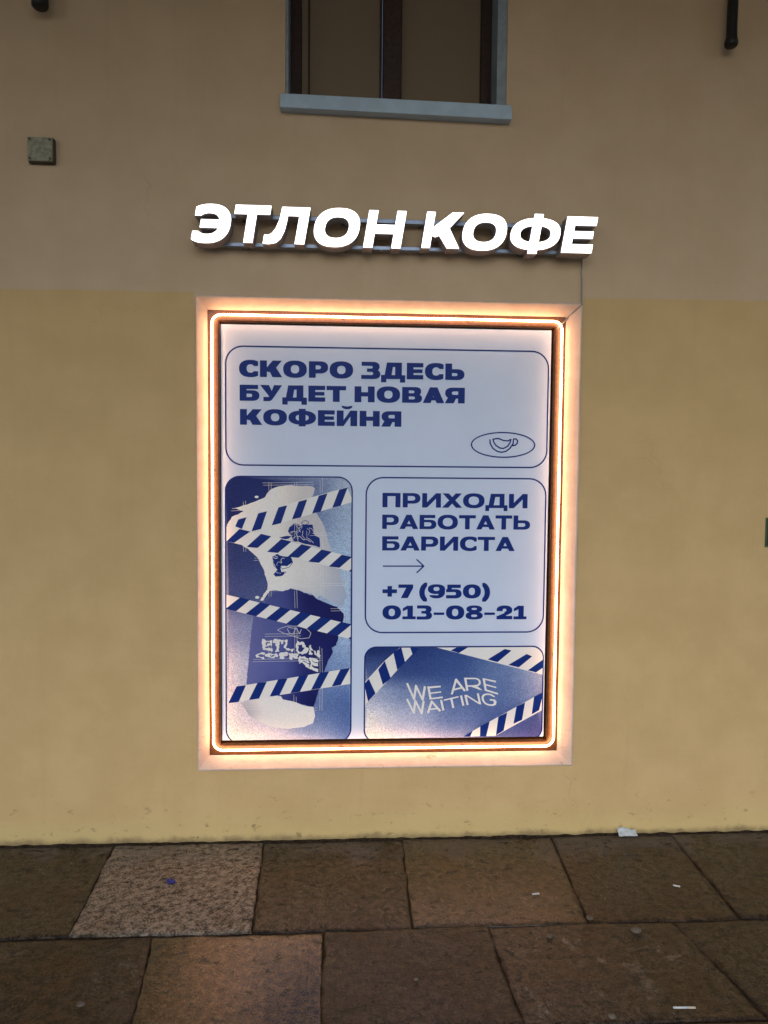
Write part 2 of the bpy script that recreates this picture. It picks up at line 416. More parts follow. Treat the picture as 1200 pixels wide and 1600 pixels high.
def stone_material():
    t = NT('worn_stone'); x, y, z = t.xyz()
    at = t.n('ShaderNodeAttribute', attribute_name='tone')
    sp = t.n('ShaderNodeSeparateColor'); t.l(at.outputs['Color'], sp.inputs[0]); dryness, tone, hue = sp.outputs
    edge = at.outputs['Alpha']
    n1 = t.noise(3.2, 4, .6); n2 = t.noise(38, 8, .74, dist=.15); n3 = t.noise(150, 5, .75); n4 = t.noise(8.5, 8, .72, dist=.25)
    tex = t.math('ADD', t.math('MULTIPLY', n2, .52), t.math('MULTIPLY', n3, .48))
    wet = t.mix(t.rng(tex, .42, .58), (.0035, .0022, .0014), (.092, .065, .046))
    wet = t.mix(t.rng(n1, .46, .66, 0, .7), wet, t.mix(t.rng(tex, .38, .62), (.010, .005, .0022), (.135, .080, .038)))
    dryc = t.mix(t.rng(tex, .42, .57), (.045, .034, .025), (.33, .275, .22))
    dryc = t.mix(t.rng(n1, .50, .62, 0, .5), dryc, t.mix(t.rng(tex, .4, .6), (.05, .029, .016), (.26, .178, .112)))
    f = t.rng(t.math('ADD', n4, t.math('MULTIPLY', dryness, .9)), .66, .78)
    c = t.mix(f, wet, dryc)
    # grey dust drifting out from the wall foot in ragged tongues
    dn = t.noise(3.1, 6, .7, dist=.5)
    d = t.rng(t.math('ADD', dn, t.math('MULTIPLY', y, 1.0)), .34, .50)
    d = t.math('MULTIPLY', d, t.rng(tex, .36, .56, .35, 1.))
    c = t.mix(t.math('MULTIPLY', d, .62), c, (.20, .172, .145))
    c = t.mix(1., c, t.mix(tone, (.45,.45,.46), (1.35,1.32,1.28)), 'MULTIPLY')
    c = t.mix(t.rng(hue, 0, 1, 0, .42), c, t.mix(t.rng(tex, .38, .62), (.022, .010, .0035), (.13, .072, .024)))  # warm tint of these slabs, partly the light strip's reflection painted in
    # open pits, pale grit, dirt along the joints
    pit = t.math('MAXIMUM', t.rng(t.noise(34, 5, .65, dist=.6, stretch=(.8, 1.3, 1)), .595, .66), t.rng(t.noise(12, 5, .65, dist=.5, stretch=(.8, 1.2, 1)), .64, .69))
    c = t.mix(t.math('MULTIPLY', pit, .85), c, (.006, .0045, .003))
    grit = t.rng(t.noise(300, 1, .4), .735, .78)
    c = t.mix(t.math('MULTIPLY', grit, .6), c, (.42, .36, .29))
    c = t.mix(t.math('MULTIPLY', edge, t.rng(t.noise(7, 5, .7), .38, .62, .15, 1.)), c, (.008, .0055, .004))
    ro = t.math('ADD', t.rng(n1, .36, .62, .16, .40), t.math('MULTIPLY', t.math('MAXIMUM', f, t.math('MAXIMUM', d, edge)), .40))
    ro = t.math('SUBTRACT', ro, t.math('MULTIPLY', hue, .20))
    calm = t.rng(hue, 0, .8, 1., .35)
    t.set(Base_Color=c, Roughness=ro, Specular_IOR_Level=t.math('SUBTRACT', t.rng(hue, 0, .8, .34, .62), t.math('MULTIPLY', edge, .25)))
    b = t.bump(t.math('MULTIPLY', n3, calm), .4, .003, None); b = t.bump(t.math('MULTIPLY', n2, calm), .38, .010, b); b = t.bump(t.math('SUBTRACT', 1., pit), .7, .008, b)
    t.l(b, t.b.inputs['Normal']); return t.m

def plaster_material():
    t = NT('old_white_plaster'); n = t.noise(14, 5, .65); f = t.noise(60, 4, .6)
    x, y, z = t.xyz()
    c = t.mix(t.rng(n, .35, .7), (.60, .49, .42), (.67, .56, .49))
    st = t.noise(26, 6, .75, dist=1.2, stretch=(.5, 1, 2))
    low = t.rng(z, .60, .33, .12, 1.)
    c = t.mix(t.math('MULTIPLY', t.rng(st, .56, .68, 0, .75), low), c, (.36, .25, .19))
    t.set(Base_Color=c, Roughness=.7, Specular_IOR_Level=.2)
    t.l(t.bump(n, .4, .006, t.bump(f, .25, .002)), t.b.inputs['Normal']); return t.m
def wood_material(name, a, b, rough=.35):
    t = NT(name); g = t.noise(14, 5, .6, stretch=(4, 4, 4)); g2 = t.noise(60, 4, .6)
    t.set(Base_Color=t.mix(t.rng(g, .3, .7), a, b), Roughness=t.rng(g2, .3, .7, rough-.08, rough+.12), Specular_IOR_Level=.5, Coat_Weight=.1, Coat_Roughness=.25)
    t.l(t.bump(g2, .12, .002), t.b.inputs['Normal']); return t.m
def glow_material(name, colour, strength):
    t = NT(name); t.set(Base_Color=(.8,.8,.8), Emission_Color=colour, Emission_Strength=strength, Roughness=.4); return t.m
def print_material(name, base, grain=0.):
    t = NT(name); n = t.noise(7, 2)
    t.set(Base_Color=t.mix(t.rng(n, .3, .7), tuple(c*.97 for c in base), base), Roughness=.45, Specular_IOR_Level=.15)
    return t.m
def picture_material(name, grain=.25):
    t = NT(name); at = t.n('ShaderNodeAttribute', attribute_name='ink')
    g = t.noise(260, 3, .7); g2 = t.noise(90, 5, .7, dist=2.)
    k = t.math('ADD', t.rng(g, .35, .65, 1-grain, 1+grain), t.rng(g2, .42, .6, -grain*.5, grain*.5))
    cc = t.n('ShaderNodeCombineColor')
    for i in range(3): t.l(k, cc.inputs[i])
    t.set(Base_Color=t.mix(1., at.outputs['Color'], cc.outputs[0], 'MULTIPLY'), Roughness=.45, Specular_IOR_Level=.15); return t.m

m_wall = wall_material(); m_stone = stone_material(); m_plaster = plaster_material()
m_timber = wood_material('varnished_timber', (.085, .029, .0045), (.135, .050, .0085))
m_darkwood = wood_material('dark_stained_wood', (.022, .0078, .0055), (.034, .012, .0085), .6)
m_gap = simple('gap_black', (.012, .010, .010), .7)  # plain black for the sheet behind the poster
m_tube = glow_material('warm_light_tube', (1, .505, .245), 13.0)
m_face = glow_material('lit_white_acrylic', (1, .985, .96), 1.7)
m_return = simple('dark_letter_side', (.25, .225, .235), .5, .1, .15, 60)
m_rail = simple('zinc_rail', (.20, .24, .32), .35, .85, .2, 40)
m_sheet = simple('sill_sheet_metal', (.42, .55, .69), .5, .0, .08, 12, .1, 60)
m_reveal = simple('grey_blue_paint', (.26, .31, .36), .6, 0, .15, 18, .2, 80)
m_cable = simple('grey_cable', (.30, .29, .29), .5)
m_box = simple('grey_green_plastic', (.27, .26, .19), .6, 0, .3, 60, .2, 120)
m_boxedge = simple('dark_box_edge', (.060, .048, .030), .7, 0, .3, 80)  # dark brown of the box body and screws
m_iron = simple('black_iron', (.006, .006, .0065), .55, 0, .3, 80, .2, 150)
m_paper = print_material('white_print', (.64, .745, .955))
m_navy = print_material('navy_print', (.0012, .0235, .205))
m_pale = print_material('pale_print', ink(196, 200, 212))
m_picture = picture_material('picture_print')
m_soft = picture_material('picture_print_smooth', .05)
m_waste = simple('white_paper', (.50, .54, .57), .7)
m_butt = simple('cigarette_paper', (.55, .50, .42), .8)
m_blue = simple('blue_plastic_film', (.012, .03, .35), .4)
m_dirt = simple('joint_dirt', (.030, .021, .014), .95, 0, .5, 90, .6, 80, Specular_IOR_Level=.05)
m_soil = simple('joint_sand', (.040, .029, .020), .95, 0, .6, 70, .8, 60, Specular_IOR_Level=.05)
m_pebble = simple('pale_pebble', (.10, .082, .064), .8, 0, .3, 120)
m_added_shade = simple('added_ceiling_grey', (.44, .45, .46), .85, 0, .08, 3, .2, 40)  # neutral grey of the added shading ceiling and arcade
m_asphalt = simple('asphalt', (.05, .05, .052), .85, 0, .3, 40, .5, 200)
t_ = NT('dark_window_glass'); n_ = t_.noise(1.6, 2)
t_.set(Base_Color=t_.mix(n_, (.20, .152, .105), (.23, .178, .125)), Roughness=.12, Specular_IOR_Level=.7)
t_.l(t_.bump(t_.noise(2.5, 1), .05, .01), t_.b.inputs['Normal']); m_glass = t_.m

# ------------------------------------------------------------------ ground, pavement
g = MB().box(-400, 400, -400, 6, -.3, -.055); tag(obj('ground', g, m_asphalt), kind='structure')

JY = .0012                                        # half a joint
def slab_mesh(q, tone, h, seed, res=.016, round_r=.012):
    """irregular stone flag: q = four ground corners, counter-clockwise from the near left"""
    mb = MB(); A, B, C_, D_ = [Vector(p) for p in q]
    L = max((B-A).length, (C_-D_).length); W = max((D_-A).length, (C_-B).length)
    nu, nv = max(4, int(L/res)), max(4, int(W/res)); off = Vector((seed*7.3, seed*3.1, seed))
    us = [0, .004/L, .014/L]+[i/nu for i in range(1, nu)]+[1-.014/L, 1-.004/L, 1]
    vs_ = [0, .004/W, .014/W]+[i/nv for i in range(1, nv)]+[1-.014/W, 1-.004/W, 1]
    us.sort(); vs_.sort()
    tilt = (random.uniform(-1, 1)*.003, random.uniform(-1, 1)*.003)
    for v in vs_:
        for u in us:
            p = A*(1-u)*(1-v)+B*u*(1-v)+C_*u*v+D_*(1-u)*v
            e = min(u*L, (1-u)*L, v*W, (1-v)*W)
            wig = .007*noise.noise(Vector((p.x*9, p.y*9, seed)))+.004*noise.noise(Vector((p.x*30, p.y*30, seed)))
            drop = -max(0, .009-e)**1.5*4 + min(0, e-.03)*.06
            z = h + drop + tilt[0]*(u-.5)+tilt[1]*(v-.5) + .004*noise.noise(Vector((p.x*3, p.y*3, 0))+off)+(.0016*noise.noise(Vector((p.x*14, p.y*14, 0))+off)+.0009*noise.noise(Vector((p.x*40, p.y*40, 0))+off))*(1-.8*min(1, tone[2]*1.3))
            k = 1 if e < .02 else 0
            mb.v.append((p.x+wig*k, p.y+wig*k*.8, z)); mb.e.append(.7 if e < .0025 else (.25 if e < .006 else 0.))
    n = len(us)
    for j in range(len(vs_)-1):
        for i in range(n-1):
            mb.f.append((j*n+i, j*n+i+1, (j+1)*n+i+1, (j+1)*n+i))
    # skirt down into the joint
    rim = [i for i in range(n)]+[j*n+n-1 for j in range(1, len(vs_))]+[(len(vs_)-1)*n+i for i in range(n-2, -1, -1)]+[j*n for j in range(len(vs_)-2, 0, -1)]
    b0 = len(mb.v); mb.v += [(mb.v[i][0], mb.v[i][1], -.05) for i in rim]; mb.e += [1.]*len(rim)
    m_ = len(rim)
    for k in range(m_): mb.f.append((rim[k], b0+k, b0+(k+1) % m_, rim[(k+1) % m_]))
    return mb, tone
pave = MB(); tones = []
def add_slab(q, tone, h, seed, res=.016):
    mb, t = slab_mesh(q, tone, h, seed, res); pave.add(mb.v, mb.f); tones.extend([(*t, e) for e in mb.e])
# joints of the two rows in front of the wall, read off the photo: (wall end, far end)
row1 = [((-95,1322),(-230,1475)), ((178,1322),(107,1462)), ((412,1316),(393,1456)), ((629,1314),(645,1450)), ((863,1310),(921,1441)), ((1052,1306),(1158,1434)), ((1280,1303),(1460,1428))]
row2 = [((-60,1470),(-170,1640)), ((237,1462),(196,1640)), ((506,1455),(500,1640)), ((762,1446),(832,1640)), ((1050,1438),(1240,1640)), ((1330,1430),(1620,1640))]
def tn(d, t, h): return (d, t, h)
tone1 = [tn(.05,.45,.10), tn(.60,.62,.0), tn(.0,.50,.0), tn(.05,.50,.50), tn(.0,.42,.12), tn(.06,.40,.0)]
tone2 = [tn(.09,.30,.0), tn(.04,.62,.75), tn(.0,.26,.0), tn(.12,.42,.15), tn(.03,.30,.0)]
for k in range(len(row1)-1):
    a, b = row1[k], row1[k+1]
    q = [gr(*a[1]), gr(*b[1]), gr(*b[0]), gr(*a[0])]
    q = [Vector(p) for p in q]; dx = Vector((JY, 0)); dy = Vector((0, JY))
    q[0] += dx+dy; q[1] += -dx+dy; q[2] += -dx; q[3] += dx
    q[2].y = q[3].y = -.004
    add_slab(q, tone1[k], [.0,.002,-.001,.0,-.001,.001][k], k+1, .012)
for k in range(len(row2)-1):
    a, b = row2[k], row2[k+1]
    q = [Vector(p) for p in (gr(*a[1]), gr(*b[1]), gr(*b[0]), gr(*a[0]))]
    q[0] += dx; q[1] += -dx; q[2] += -dx-dy; q[3] += dx-dy
    q[0].y = q[1].y = -1.03
    add_slab(q, tone2[k], [-.002,.0,.001,-.001,.0][k], k+11, .012)
# the rest of the paved floor, out of the photo but there
s = 40
for yy in range(7):
    y1 = -1.044-.55*yy; x = -7-random.random()*.4
    while x < 7:
        wd = random.uniform(.5, .72); s += 1
        add_slab([Vector((x, y1-.54)), Vector((x+wd, y1-.54)), Vector((x+wd, y1)), Vector((x, y1))], (random.uniform(0,.3), random.uniform(.2,.5), random.uniform(0,.3)), random.uniform(-.004,.003), s, .08)
        x += wd+.012
for sx in (-1, 1):
    x = -1.72 if sx < 0 else gr(1280,1303)[0]+.16
    if sx < 0: x = gr(-230,1475)[0]-.02
    for k in range(8):
        s += 1; wd = .6
        for (ya, yb) in ((-.44, -.004), (-1.03, -.455)):
            xa, xb = (x-wd, x) if sx < 0 else (x+.16*(ya < -.5)*2.2, x+wd+.16*(ya < -.5)*2.2)
            add_slab([Vector((xa, ya)), Vector((xb, ya)), Vector((xb, yb)), Vector((xa, yb))], (random.uniform(0,.3), .4, .1), 0, s+100, .08)
        x += sx*(wd+.012)
po = obj('pavement', pave, m_stone, smooth=True); tag(po, kind='structure')
ca = po.data.color_attributes.new('tone', 'FLOAT_COLOR', 'POINT')
for i, t in enumerate(tones): ca.data[i].color = t
# earth in the joints
g = MB().box(-8, 8, -4.9, -.001, -.05, -.0085); tag(obj('joint_soil', g, m_soil), kind='structure')

# ------------------------------------------------------------------ building
bld = thing('building', (0, .2, 0), 'plastered building painted taupe above and ochre yellow below', 'building')
S0 = [un(306,461), un(910,475), un(893,1193), un(309,1205)]
OX0 = (S0[0][0]+S0[3][0])/2; OX1 = (S0[1][0]+S0[2][0])/2; OZ1 = (S0[0][1]+S0[1][1])/2; OZ0 = (S0[2][1]+S0[3][1])/2
WX0, WX1 = un(446,60)[0], un(793,60)[0]; WZ0 = 2.93; WZ1 = 4.1
IN = .006
sh = shape([('+', rc(-14, -.3, 14, 6.4)), ('-', rc(OX0+IN, OZ0+IN, OX1-IN, OZ1-IN)), ('-', rc(WX0, WZ0, WX1, WZ1))])
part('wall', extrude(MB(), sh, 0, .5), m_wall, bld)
# unseen roof slab and arcade behind the camera, added to darken upper wall and corners
part('added_shade_ceiling', MB().box(-14, 14, -4.6, -.002, 4.7, 5.3), m_added_shade, bld)
arc = [('+', rc(-14, -.06, 14, 5.3))]
for k in (-2, -1, 0, 1, 2):
    cx, hw, sp = .3+k*5.6, 2.32, 2.5
    arc.append(('-', [(cx-hw, -.061), (cx+hw, -.061)]+[(cx+hw*math.cos(R(a)), sp+1.6*math.sin(R(a))) for a in range(0, 181, 9)]))
part('added_shade_arcade', extrude(MB(), shape(arc), -5.2, -4.602), m_added_shade, bld)

def frame_loft(prof, x0, z0, x1, z1):
    """rectangular moulding: prof = (inset, y) points going round its section; mitred at the corners"""
    mb = MB(); n = len(prof)
    for cx, cz, sx, sz in ((x0,z0,1,1),(x1,z0,-1,1),(x1,z1,-1,-1),(x0,z1,1,-1)):
        for d, y in prof: mb.v.append((cx+sx*d, y, cz+sz*d))
    for k in range(4):
        l = (k+1) % 4
        for i in range(n-1):
            mb.f.append((k*n+i, l*n+i, l*n+i+1, k*n+i+1))
    return mb
def fr_part(name, prof, m, parent, rect, bevel=0):
    return part(name, frame_loft(prof, *rect), m, parent, bevel=bevel)
RECT = (OX0, OZ0, OX1, OZ1)
# splayed plaster surround; its outer arris stands a few millimetres proud
sur = MB(); prof = [(0, .002), (0, -.008), (.003, -.013), (.007, -.0125), (.046, .036), (.046, .20)]
# subdivided so that the arrises are not ruler straight
def wavy_loft(prof, x0, z0, x1, z1, step=.05, amp=.0016):
    mb = MB(); n = len(prof); cs = [(x0,z0,1,1),(x1,z0,-1,1),(x1,z1,-1,-1),(x0,z1,1,-1)]; rings = []
    for k in range(4):
        a, b = cs[k], cs[(k+1) % 4]; L = math.hypot(b[0]-a[0], b[1]-a[1]); m_ = int(L/step)
        for i in range(m_):
            f = i/m_
            for j, (d, y) in enumerate(prof):
                pa = (a[0]+a[2]*d, a[1]+a[3]*d); pb = (b[0]+b[2]*d, b[1]+b[3]*d)
                x = pa[0]+(pb[0]-pa[0])*f-.007*min(1, d/.046)*(j > 2); z = pa[1]+(pb[1]-pa[1])*f
                am = amp if j < 5 else 0
                x += am*noise.noise(Vector((x*7, z*7, j*.4))); z += am*noise.noise(Vector((x*7, z*7, 9+j*.4)))
                mb.v.append((x, y+.5*am*noise.noise(Vector((x*9, z*9, 4))), z))
            rings.append(1)
    m_ = len(rings)
    for k in range(m_):
        l = (k+1) % m_
        for i in range(n-1): mb.f.append((k*n+i, l*n+i, l*n+i+1, k*n+i+1))
    return mb
part('plaster_surround', wavy_loft(prof, *RECT), m_plaster, bld)
tim = fr_part('timber_frame', [(.046, .050), (.0465, .037), (.049, .034), (.086, .034), (.090, .037), (.093, .044), (.093, .16)], m_timber, bld, (OX0-.007, OZ0, OX1-.007, OZ1))
part('black_backing', MB().box(OX0+.05, OX1-.05, .09, .11, OZ0+.05, OZ1-.05), m_gap, bld)  # black sheet showing through the gap round the poster

# upper window: two casements behind a grey-blue reveal, sheet-metal sill
win = part('window', frame_loft([(0, .14), (.0, .115), (.040, .112), (.044, .118), (.044, .16)], WX0+.012, WZ0-.02, WX1-.040, WZ1), m_darkwood, bld)
WORLD[win.name] = (0, 0, 0)
WORLD_b = Vector((0, .2, 0))
def sub(name, mb, m, parent, **k):               # sub-part: parent mesh has no own transform
    o = obj(name, mb, m, None, **k); o.parent = parent; return o
x0, x1 = un(598,60,.11)[0], un(628,60,.11)[0]
sub('mullion', MB().box(x0, x1, .095, .15, WZ0-.02, WZ1-.045), m_darkwood, win, bevel=.006)
sub('window_pane', MB().box(WX0+.054, x0-.001, .128, .134, WZ0+.022, WZ1-.046), m_glass, win)
sub('window_pane', MB().box(x1+.001, WX1-.084, .128, .134, WZ0+.022, WZ1-.046), m_glass, win)
for px in (483, 595):
    xx = un(px, 60, .12)[0]
    sub('glazing_bar', MB().box(xx-.004, xx+.004, .119, .127, WZ0+.022, WZ1-.046), m_darkwood, win)
sub('window_reveal', MB().box(WX1-.038, WX1-.001, .004, .16, WZ0-.02, WZ1-.002), m_reveal, win)
sub('window_reveal', MB().box(WX0+.001, WX0+.011, .004, .16, WZ0-.02, WZ1-.002), m_reveal, win)
q = [un(437,167,-.05), un(800,186.5,-.05), un(800,164,-.05), un(438,145,-.05)]
sill = MB(); a = [(x, -.05, z) for x, z in q]; b = [(x, .11, z+(.014 if i > 1 else .010)) for i, (x, z) in enumerate(q)]
sill.add(a+b, [(0,1,2,3),(7,6,5,4),(0,4,5,1),(1,5,6,2),(2,6,7,3),(3,7,4,0)])
sub('window_sill', sill, m_sheet, win, bevel=.003)

# ------------------------------------------------------------------ light strip round the display
YT = .019
def rect_path(q, r, N=7):
    """q = TL,TR,BR,BL in (x,z); rounded path, counter-clockwise from the bottom left"""
    x0 = (q[0][0]+q[3][0])/2; x1 = (q[1][0]+q[2][0])/2; z1 = (q[0][1]+q[1][1])/2; z0 = (q[2][1]+q[3][1])/2
    return [(x, YT, z) for x, z in rrect(x0, z0, x1, z1, r, N)], (x0, z0, x1, z1)
path, TR_ = rect_path([un(331.5,491,YT), un(878,502.5,YT), un(865,1165.5,YT), un(333,1172.5,YT)], .036)
dense = []
for i, p in enumerate(path):
    a, b = Vector(p), Vector(path[(i+1) % len(path)]); L = (b-a).length; m_ = max(1, int(L/.06))
    for k in range(m_):
        c = a.lerp(b, k/m_); n_ = noise.noise(c*6)
        dense.append((c.x+.0012*n_*(L > .2), c.y, c.z+.0012*noise.noise(c*6+Vector((5,5,5)))*(L > .2)))
ls = thing('light_strip', (0, YT, OZ0), 'glowing warm white light tube looped around the display poster', 'light strip')
part('light_tube', MB().tube(dense, .0040, 10, closed=True), m_tube, ls, smooth=True)
clips = MB
for (cx, cz, hor) in ((TR_[0], .75, 0), (TR_[0], 1.5, 0), (TR_[2], .75, 0), (TR_[2], 1.5, 0), (0.0, TR_[1], 1), (.5, TR_[1], 1), (0., TR_[3], 1), (.5, TR_[3], 1)):
    dx_, dz_ = (.006, .0068) if hor else (.0068, .006)
    part('clip', MB().box(cx-dx_*.6, cx+dx_*.6, .0245, .0335, cz-dz_*.6, cz+dz_*.6), m_cable, ls)

# ------------------------------------------------------------------ poster
YP = .046
pq = [un(345.3,506.5,YP), un(862,516,YP), un(848.7,1151,YP), un(347,1156.5,YP)]
PX0 = (pq[0][0]+pq[3][0])/2; PX1 = (pq[1][0]+pq[2][0])/2; PZ1 = (pq[0][1]+pq[1][1])/2; PZ0 = (pq[2][1]+pq[3][1])/2
post = thing('poster', (0, YP, PZ0), 'white and navy poster announcing a new coffee shop inside the lit frame', 'poster')
part('sheet', MB().box(PX0, PX1, YP, YP+.012, PZ0, PZ1), m_paper, post)
SHEET = rc(PX0, PZ0, PX1, PZ1)
L1, L2, L3, L4 = YP-.0006, YP-.0012, YP-.0018, YP-.0024
def P(px, py): return un(px, py, YP)
def mean_rect(a, b, c, d):                        # TL TR BR BL pixels -> upright rectangle
    q = [P(*a), P(*b), P(*c), P(*d)]
    return ((q[0][0]+q[3][0])/2, (q[2][1]+q[3][1])/2, (q[1][0]+q[2][0])/2, (q[0][1]+q[1][1])/2)
def outline(r, rad, wd): return [('+', rrect(*r, rad)), ('-', rrect(r[0]+wd, r[1]+wd, r[2]-wd, r[3]-wd, rad-wd))]
def text(name, s_, parent, m, bl, br, tl, sv, shh, y=L2, track=0., space=.42):
    V, T, W = line(s_, sv, shh, track, space)
    o = P(*bl); e = P(*br); t = P(*tl)
    ex = ((e[0]-o[0])/W, (e[1]-o[1])/W); H = t[1]-o[1]
    mb = MB().add([(o[0]+a*ex[0], y, o[1]+a*ex[1]+b*H) for a, b in V], T)
    o_ = obj(name, mb, m); o_.parent = parent; return o_
LW = .0060
def pan(name, r, rad, m=None):
    return part(name, flat(MB(), shape(outline(r, rad, LW), SHEET), L1), m or m_navy, post)
# top panel
r1 = mean_rect((351,538.5),(858.5,549),(855,732),(352,727.5))
p1 = pan('headline_panel', r1, .072)
HV, HH = .42, .268
text('headline_lettering', 'СКОРО ЗДЕСЬ', p1, m_navy, (373.5,588.5), (725.5,594), (374,562.5), HV, HH)
text('headline_lettering', 'БУДЕТ НОВАЯ', p1, m_navy, (374.5,626), (726,630.5), (374.5,601), HV, HH)
text('headline_lettering', 'КОФЕЙНЯ', p1, m_navy, (375,663.5), (627,667), (375,639), HV, HH)
# cup emblem
def pz(zx, zy, ox, oy, s_): return P(ox+zx/s_, oy+zy/s_)
Z6 = lambda x, y: pz(x, y, 590, 520, 3.6364)
c = Z6(713, 637); a = Z6(896, 637)[0]-c[0]; b = c[1]-Z6(713, 711)[1]
ops = [('+', se(c[0], c[1], a, b, 2)), ('-', se(c[0], c[1], a-.0055, b-.0055, 2))]
cup = [(655,605),(685,600),(715,612),(740,614),(757,606),(752,625),(738,645),(715,657),(695,655),(672,640),(660,622)]
ops += thick([Z6(*p) for p in cup], .0055, True)
ops += thick([Z6(*p) for p in [(638,608),(640,630),(655,657),(680,674),(705,679),(730,673),(752,656),(768,632)]], .0055, False, True)
ops += thick([Z6(*p) for p in [(772,604),(786,603),(795,613),(793,628),(782,639),(766,641)]], .0055, False, True)
ops += thick([Z6(*p) for p in [(772,604),(768,640)]], .0055)
o_ = obj('cup_emblem', flat(MB(), shape(ops), L2), m_navy); o_.parent = p1
# vacancy panel
r3 = mean_rect((570.8,744.5),(854,747.5),(850,990.5),(570,987.5))
p3 = pan('vacancy_panel', r3, .072)
BV, BH = .335, .225
text('vacancy_lettering', 'ПРИХОДИ', p3, m_navy, (597.5,792.5), (824,794.2), (597.5,770), BV, BH)
text('vacancy_lettering', 'РАБОТАТЬ', p3, m_navy, (597,826.3), (828,827.6), (597,804), BV, BH)
text('vacancy_lettering', 'БАРИСТА', p3, m_navy, (597,860), (804,861), (597,837.8), BV, BH)
text('phone_number', '+7 (950)', p3, m_navy, (597.5,934.3), (765.5,934.6), (597.5,913), .38, .25, space=.36)
text('phone_number', '013-08-21', p3, m_navy, (597.5,967.5), (822.5,967.5), (597.5,946.2), .38, .25)
Z9 = lambda x, y: pz(x, y, 555, 730, 3.2877)
ops = thick([Z9(142,508), Z9(350,508)], .0052)+thick([Z9(317,475), Z9(352,508), Z9(317,541)], .0056, False, True)
o_ = obj('arrow', flat(MB(), shape(ops), L2), m_navy); o_.parent = p3

def lerp(a, b, f): return tuple(x+(y-x)*f for x, y in zip(a, b))
def grid_cols(grid):                              # grid[row][col] sRGB; returns f(u,v), v=0 at the top
    nr, nc = len(grid), len(grid[0])
    def f(u, v):
        u = min(max(u, 0), .9999)*(nc-1); v = min(max(v, 0), .9999)*(nr-1); i, j = int(u), int(v)
        fu, fv = u-i, v-j; fu = fu*fu*(3-2*fu); fv = fv*fv*(3-2*fv)
        return lerp(lerp(grid[j][i], grid[j][i+1], fu), lerp(grid[j+1][i], grid[j+1][i+1], fu), fv)
    return f
def painted(name, ops, y, parent, grid, m, rect, step=.02, clip=None):
    x0, z0, x1, z1 = rect; ex = []
    px = [p for s_, q in ops for p in q]; a0, a1 = min(p[0] for p in px), max(p[0] for p in px); b0, b1 = min(p[1] for p in px), max(p[1] for p in px)
    i = a0+step/2
    while i < a1:
        j = b0+step/2
        while j < b1: ex.append((i, j)); j += step
        i += step
    s_ = shape(ops, clip, ex); o = obj(name, flat(MB(), s_, y), m); o.parent = parent
    f = grid_cols(grid); at = o.data.color_attributes.new('ink', 'FLOAT_COLOR', 'POINT')
    for k, (x, z) in enumerate(s_[0]):
        at.data[k].color = (*ink(*f((x-x0)/(x1-x0), (z1-z)/(z1-z0))), 1)
    return o
# picture panel
Z7 = lambda x, y: pz(x, y, 330, 730, 5.0)
Z8 = lambda x, y: pz(x, y, 330, 950, 5.0)
tl, tr, br, bl = Z7(107,64), Z7(1108,74), Z8(1095,1040), Z8(112,1040)
r2 = ((tl[0]+bl[0])/2, Z8(500,1060)[1], (tr[0]+br[0])/2, (tl[1]+tr[1])/2)
p2 = part('picture_panel', flat(MB(), shape(outline(r2, .06, LW), SHEET), L1), m_navy, post)
r2i = (r2[0]+LW*.9, r2[1]+LW*.9, r2[2]-LW*.9, r2[3]-LW*.9); clip2 = rrect(*r2i, .055)
clipS = [(x, max(z, PZ0+.0006)) for x, z in clip2]
N_, B_, G_, K_, W_ = (16,28,88), (84,100,150), (140,156,192), (196,186,206), (214,204,212)
painted('picture_background', [('+', clip2)], L1, p2, [
    [(12,26,88),(14,30,92),(90,104,150),(150,162,192)],
    [(10,24,84),(30,44,104),(96,112,158),(140,156,192)],
    [(32,44,98),(40,54,110),(120,138,180),(146,166,202)],
    [(52,62,116),(60,72,124),(130,148,188),(150,170,206)],
    [(120,124,166),(120,126,170),(120,138,182),(142,164,204)],
    [(182,176,200),(150,154,190),(96,116,168),(112,134,184)],
    [(204,188,206),(178,174,202),(84,104,158),(66,90,150)],
    [(218,200,208),(196,188,210),(128,140,182),(72,96,156)]], m_picture, r2, .022, SHEET)
def poly(Z, pts): return [Z(*p) for p in pts]
def rough(pts, amp=.0022, step=.006, seed=0):      # a torn edge
    out = []
    for i, a in enumerate(pts):
        b = pts[(i+1) % len(pts)]; L = math.hypot(b[0]-a[0], b[1]-a[1]); n = max(1, int(L/step))
        for k in range(n):
            x, z = a[0]+(b[0]-a[0])*k/n, a[1]+(b[1]-a[1])*k/n
            out.append((x+amp*noise.noise(Vector((x*90, z*90, seed))), z+amp*noise.noise(Vector((x*90, z*90, seed+8)))))
    return out
blob_pts = [(470,170),(520,152),(600,140),(700,146),(790,150),(812,165),(800,205),(778,255),(800,330),(850,400),(882,462),(912,560),(940,640),(985,760),(1022,892),(1060,1000),(1025,1090),(960,1062),(850,1000),(822,1026),(790,990),(722,976),(690,960),(620,948),(570,970),(500,962),(455,965),(405,1042),(380,1042),(410,990),(440,955),(440,900),(410,800),(362,705),(290,640),(225,600),(122,575),(122,470),(132,440),(160,390),(252,345),(190,320),(320,278),(420,235),(440,200)]
cream = [[(200,190,196),(206,200,204),(176,172,184),(150,150,168)],[(216,204,206),(200,196,204),(168,164,178),(150,160,186)],[(218,206,208),(204,200,208),(186,184,196),(150,154,178)],[(206,202,212),(196,200,212),(170,172,188),(140,150,184)]]
rough_blob = rough(poly(Z7, blob_pts), .0026, .006, 1)
xs = [p[0] for p in rough_blob]; zs = [p[1] for p in rough_blob]
painted('torn_paper', [('+', rough_blob)], L2, p2, cream, m_soft, (min(xs), min(zs), max(xs), max(zs)), .02, clipS)
